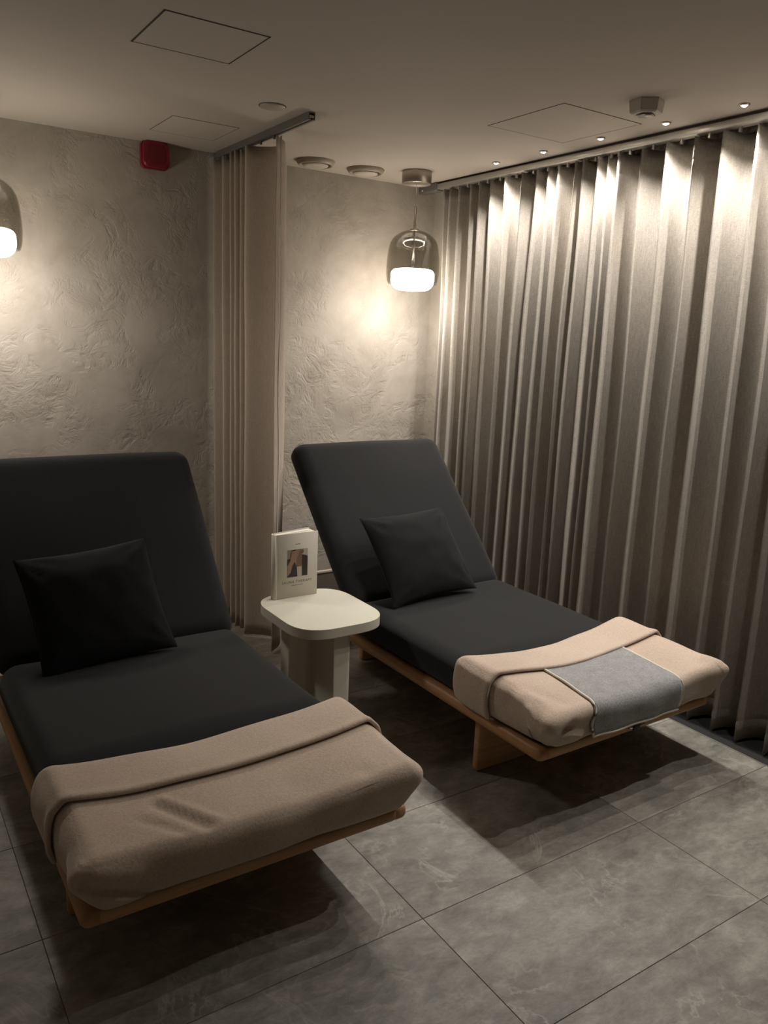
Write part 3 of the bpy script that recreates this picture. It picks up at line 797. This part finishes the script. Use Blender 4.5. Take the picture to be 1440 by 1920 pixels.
# ------------------------------------------------------------------ book
def text_mesh(name, s, size, material, parent, center, ux, uy, extr=0.0):
    cu = bpy.data.curves.new(name, 'FONT'); cu.body = s; cu.size = size; cu.align_x = 'CENTER'; cu.align_y = 'CENTER'
    cu.space_character = 1.25; cu.resolution_u = 2
    t = bpy.data.objects.new(name, cu); COL.objects.link(t)
    dg = bpy.context.evaluated_depsgraph_get(); me = bpy.data.meshes.new_from_object(t.evaluated_get(dg))
    bpy.data.objects.remove(t, do_unlink=True); bpy.data.curves.remove(cu)
    ux = Vector(ux); uy = Vector(uy); c = Vector(center)
    for v in me.vertices: v.co = c + ux*v.co.x + uy*v.co.y
    me.materials.clear(); me.materials.append(material)
    o = bpy.data.objects.new(name, me); COL.objects.link(o); o.parent = parent
    return o
def book():
    # local: x from spine to fore edge along the front cover, y away from the viewer, z up
    H, Wd, T = 0.283, 0.199, 0.036
    o = empty('standing_book', (1.434, 2.936, TZ), math.radians(1.0))
    open_a = math.radians(11)
    box('front_cover', (0.006, Wd, 0.0, 0.003, 0.0, H), M_COVER, o, bev=0.0008, seg=1)
    # rounded spine with joint groove
    prof = []
    for k in range(9):
        a = math.pi*k/8; prof.append((-0.010*math.sin(a)-0.001, T/2-T/2*math.cos(a)))
    inner = [(x+0.003, 0.0025+(y)*(T-0.005)/T) for x, y in prof[::-1]]
    prism('spine', prof+inner, 0.0, H, M_COVER, o)
    box('joint_groove', (0.001, 0.0065, 0.0008, 0.0025, 0.0, H), M_COVER, o)
    # rear cover and page block swing open slightly
    def rot(p, a):
        c, s = math.cos(a), math.sin(a); return Vector((p[0]*c-(p[1]-T)*s, p[0]*s+(p[1]-T)*c+T, p[2]))
    def leaf(name, x0, x1, y0, y1, z0, z1, a, m):
        bm = box_bm(x0,x1,y0,y1,z0,z1)
        for v in bm.verts: v.co = rot(v.co, a)
        return bm_obj(name, bm, m, o, smooth=False)
    leaf('back_cover', 0.004, Wd, T-0.003, T, 0.0, H, open_a, M_COVER)
    leaf('page_block', 0.004, Wd-0.007, T-0.026, T-0.0014, 0.004, H-0.004, open_a, M_PAGE)
    # loose leaves fanning between the covers
    for k in range(5):
        a = open_a*(k+0.6)/5.2
        x1 = Wd-0.008-0.001*k
        vs = []
        for i in range(9):
            t = i/8; xx = 0.004+x1*t
            yy = 0.004+0.010*math.sin(min(1,t*4)*math.pi/2)*(k/5) + 0.9*xx*math.sin(a)*t
            for z in (0.004, H-0.004): vs.append((xx, yy, z))
        solidify(mesh_obj('leaf', vs, grid_faces(9, 2), M_PAGE, o), 0.0006, 0, 0)
    yf = -0.0004
    # cover picture: plain crop of crossed limbs, dark cloth and a pale patch
    cols = [plain('print_taupe', (0.24,0.185,0.15), 0.6), plain('print_skin', (0.20,0.105,0.065), 0.6), plain('print_skin_light', (0.30,0.185,0.125), 0.6),
            plain('print_dark', (0.032,0.024,0.026), 0.6), plain('print_pale', (0.46,0.38,0.33), 0.6)]
    px0, px1, pz0, pz1 = 0.052, 0.150, 0.092, 0.212
    def P(u, v): return (px0+(px1-px0)*u, pz0+(pz1-pz0)*v)
    shapes = [(0, [(0,0),(1,0),(1,1),(0,1)]), (4, [(0.72,0.80),(1,0.70),(1,1),(0.80,1)]), (3, [(0.70,0.0),(1,0.0),(1,0.72),(0.72,0.80)]),
              (1, [(0.42,0.35),(0.70,0.38),(0.70,0.80),(0.80,0.86),(0.78,0.97),(0.60,0.94),(0.50,0.70)]), (3, [(0.0,0.0),(0.52,0.0),(0.46,0.36),(0.34,0.58),(0.20,0.34),(0.06,0.12)]),
              (4, [(0.50,0.0),(0.72,0.0),(0.71,0.36),(0.47,0.36)]), (2, [(0.02,0.06),(0.16,0.16),(0.24,0.40),(0.44,0.66),(0.58,0.90),(0.46,1.0),(0.26,1.0),(0.17,0.66),(0.02,0.40)]),
              (3, [(0.0,0.42),(0.0,0.66),(0.12,0.70),(0.16,0.62)]), (3, [(0.20,0.93),(0.40,0.96),(0.42,1.0),(0.20,1.0)]), (1, [(0.17,0.70),(0.26,1.0),(0.20,1.0),(0.14,0.76)])]
    vs = []; fs = []; fm = []
    for q, (ci, poly) in enumerate(shapes):
        b0 = len(vs)
        for u, v in poly:
            x, z = P(u, v); vs.append((x, yf-0.00012*q, z))
        fs.append(tuple(range(b0, b0+len(poly)))); fm.append(ci)
    ph = mesh_obj('cover_photo', vs, fs, None, o, smooth=False, mats=cols, fmat=fm)
    text_mesh('cover_title', 'SAUNA THERAPY', 0.0155, M_INK, o, ((px0+px1)/2-0.001, yf, 0.069), (1,0,0), (0,0,1))
    box('subtitle_line', (0.072, 0.130, yf-0.0001, yf+0.0003, 0.0535, 0.0548), M_INK, o)
    box('top_line', (0.089, 0.113, yf-0.0001, yf+0.0003, 0.2345, 0.2360), M_INK, o)
    tag(o, 'white hardback book with a photo on its cover standing on the side table', 'book')
book()
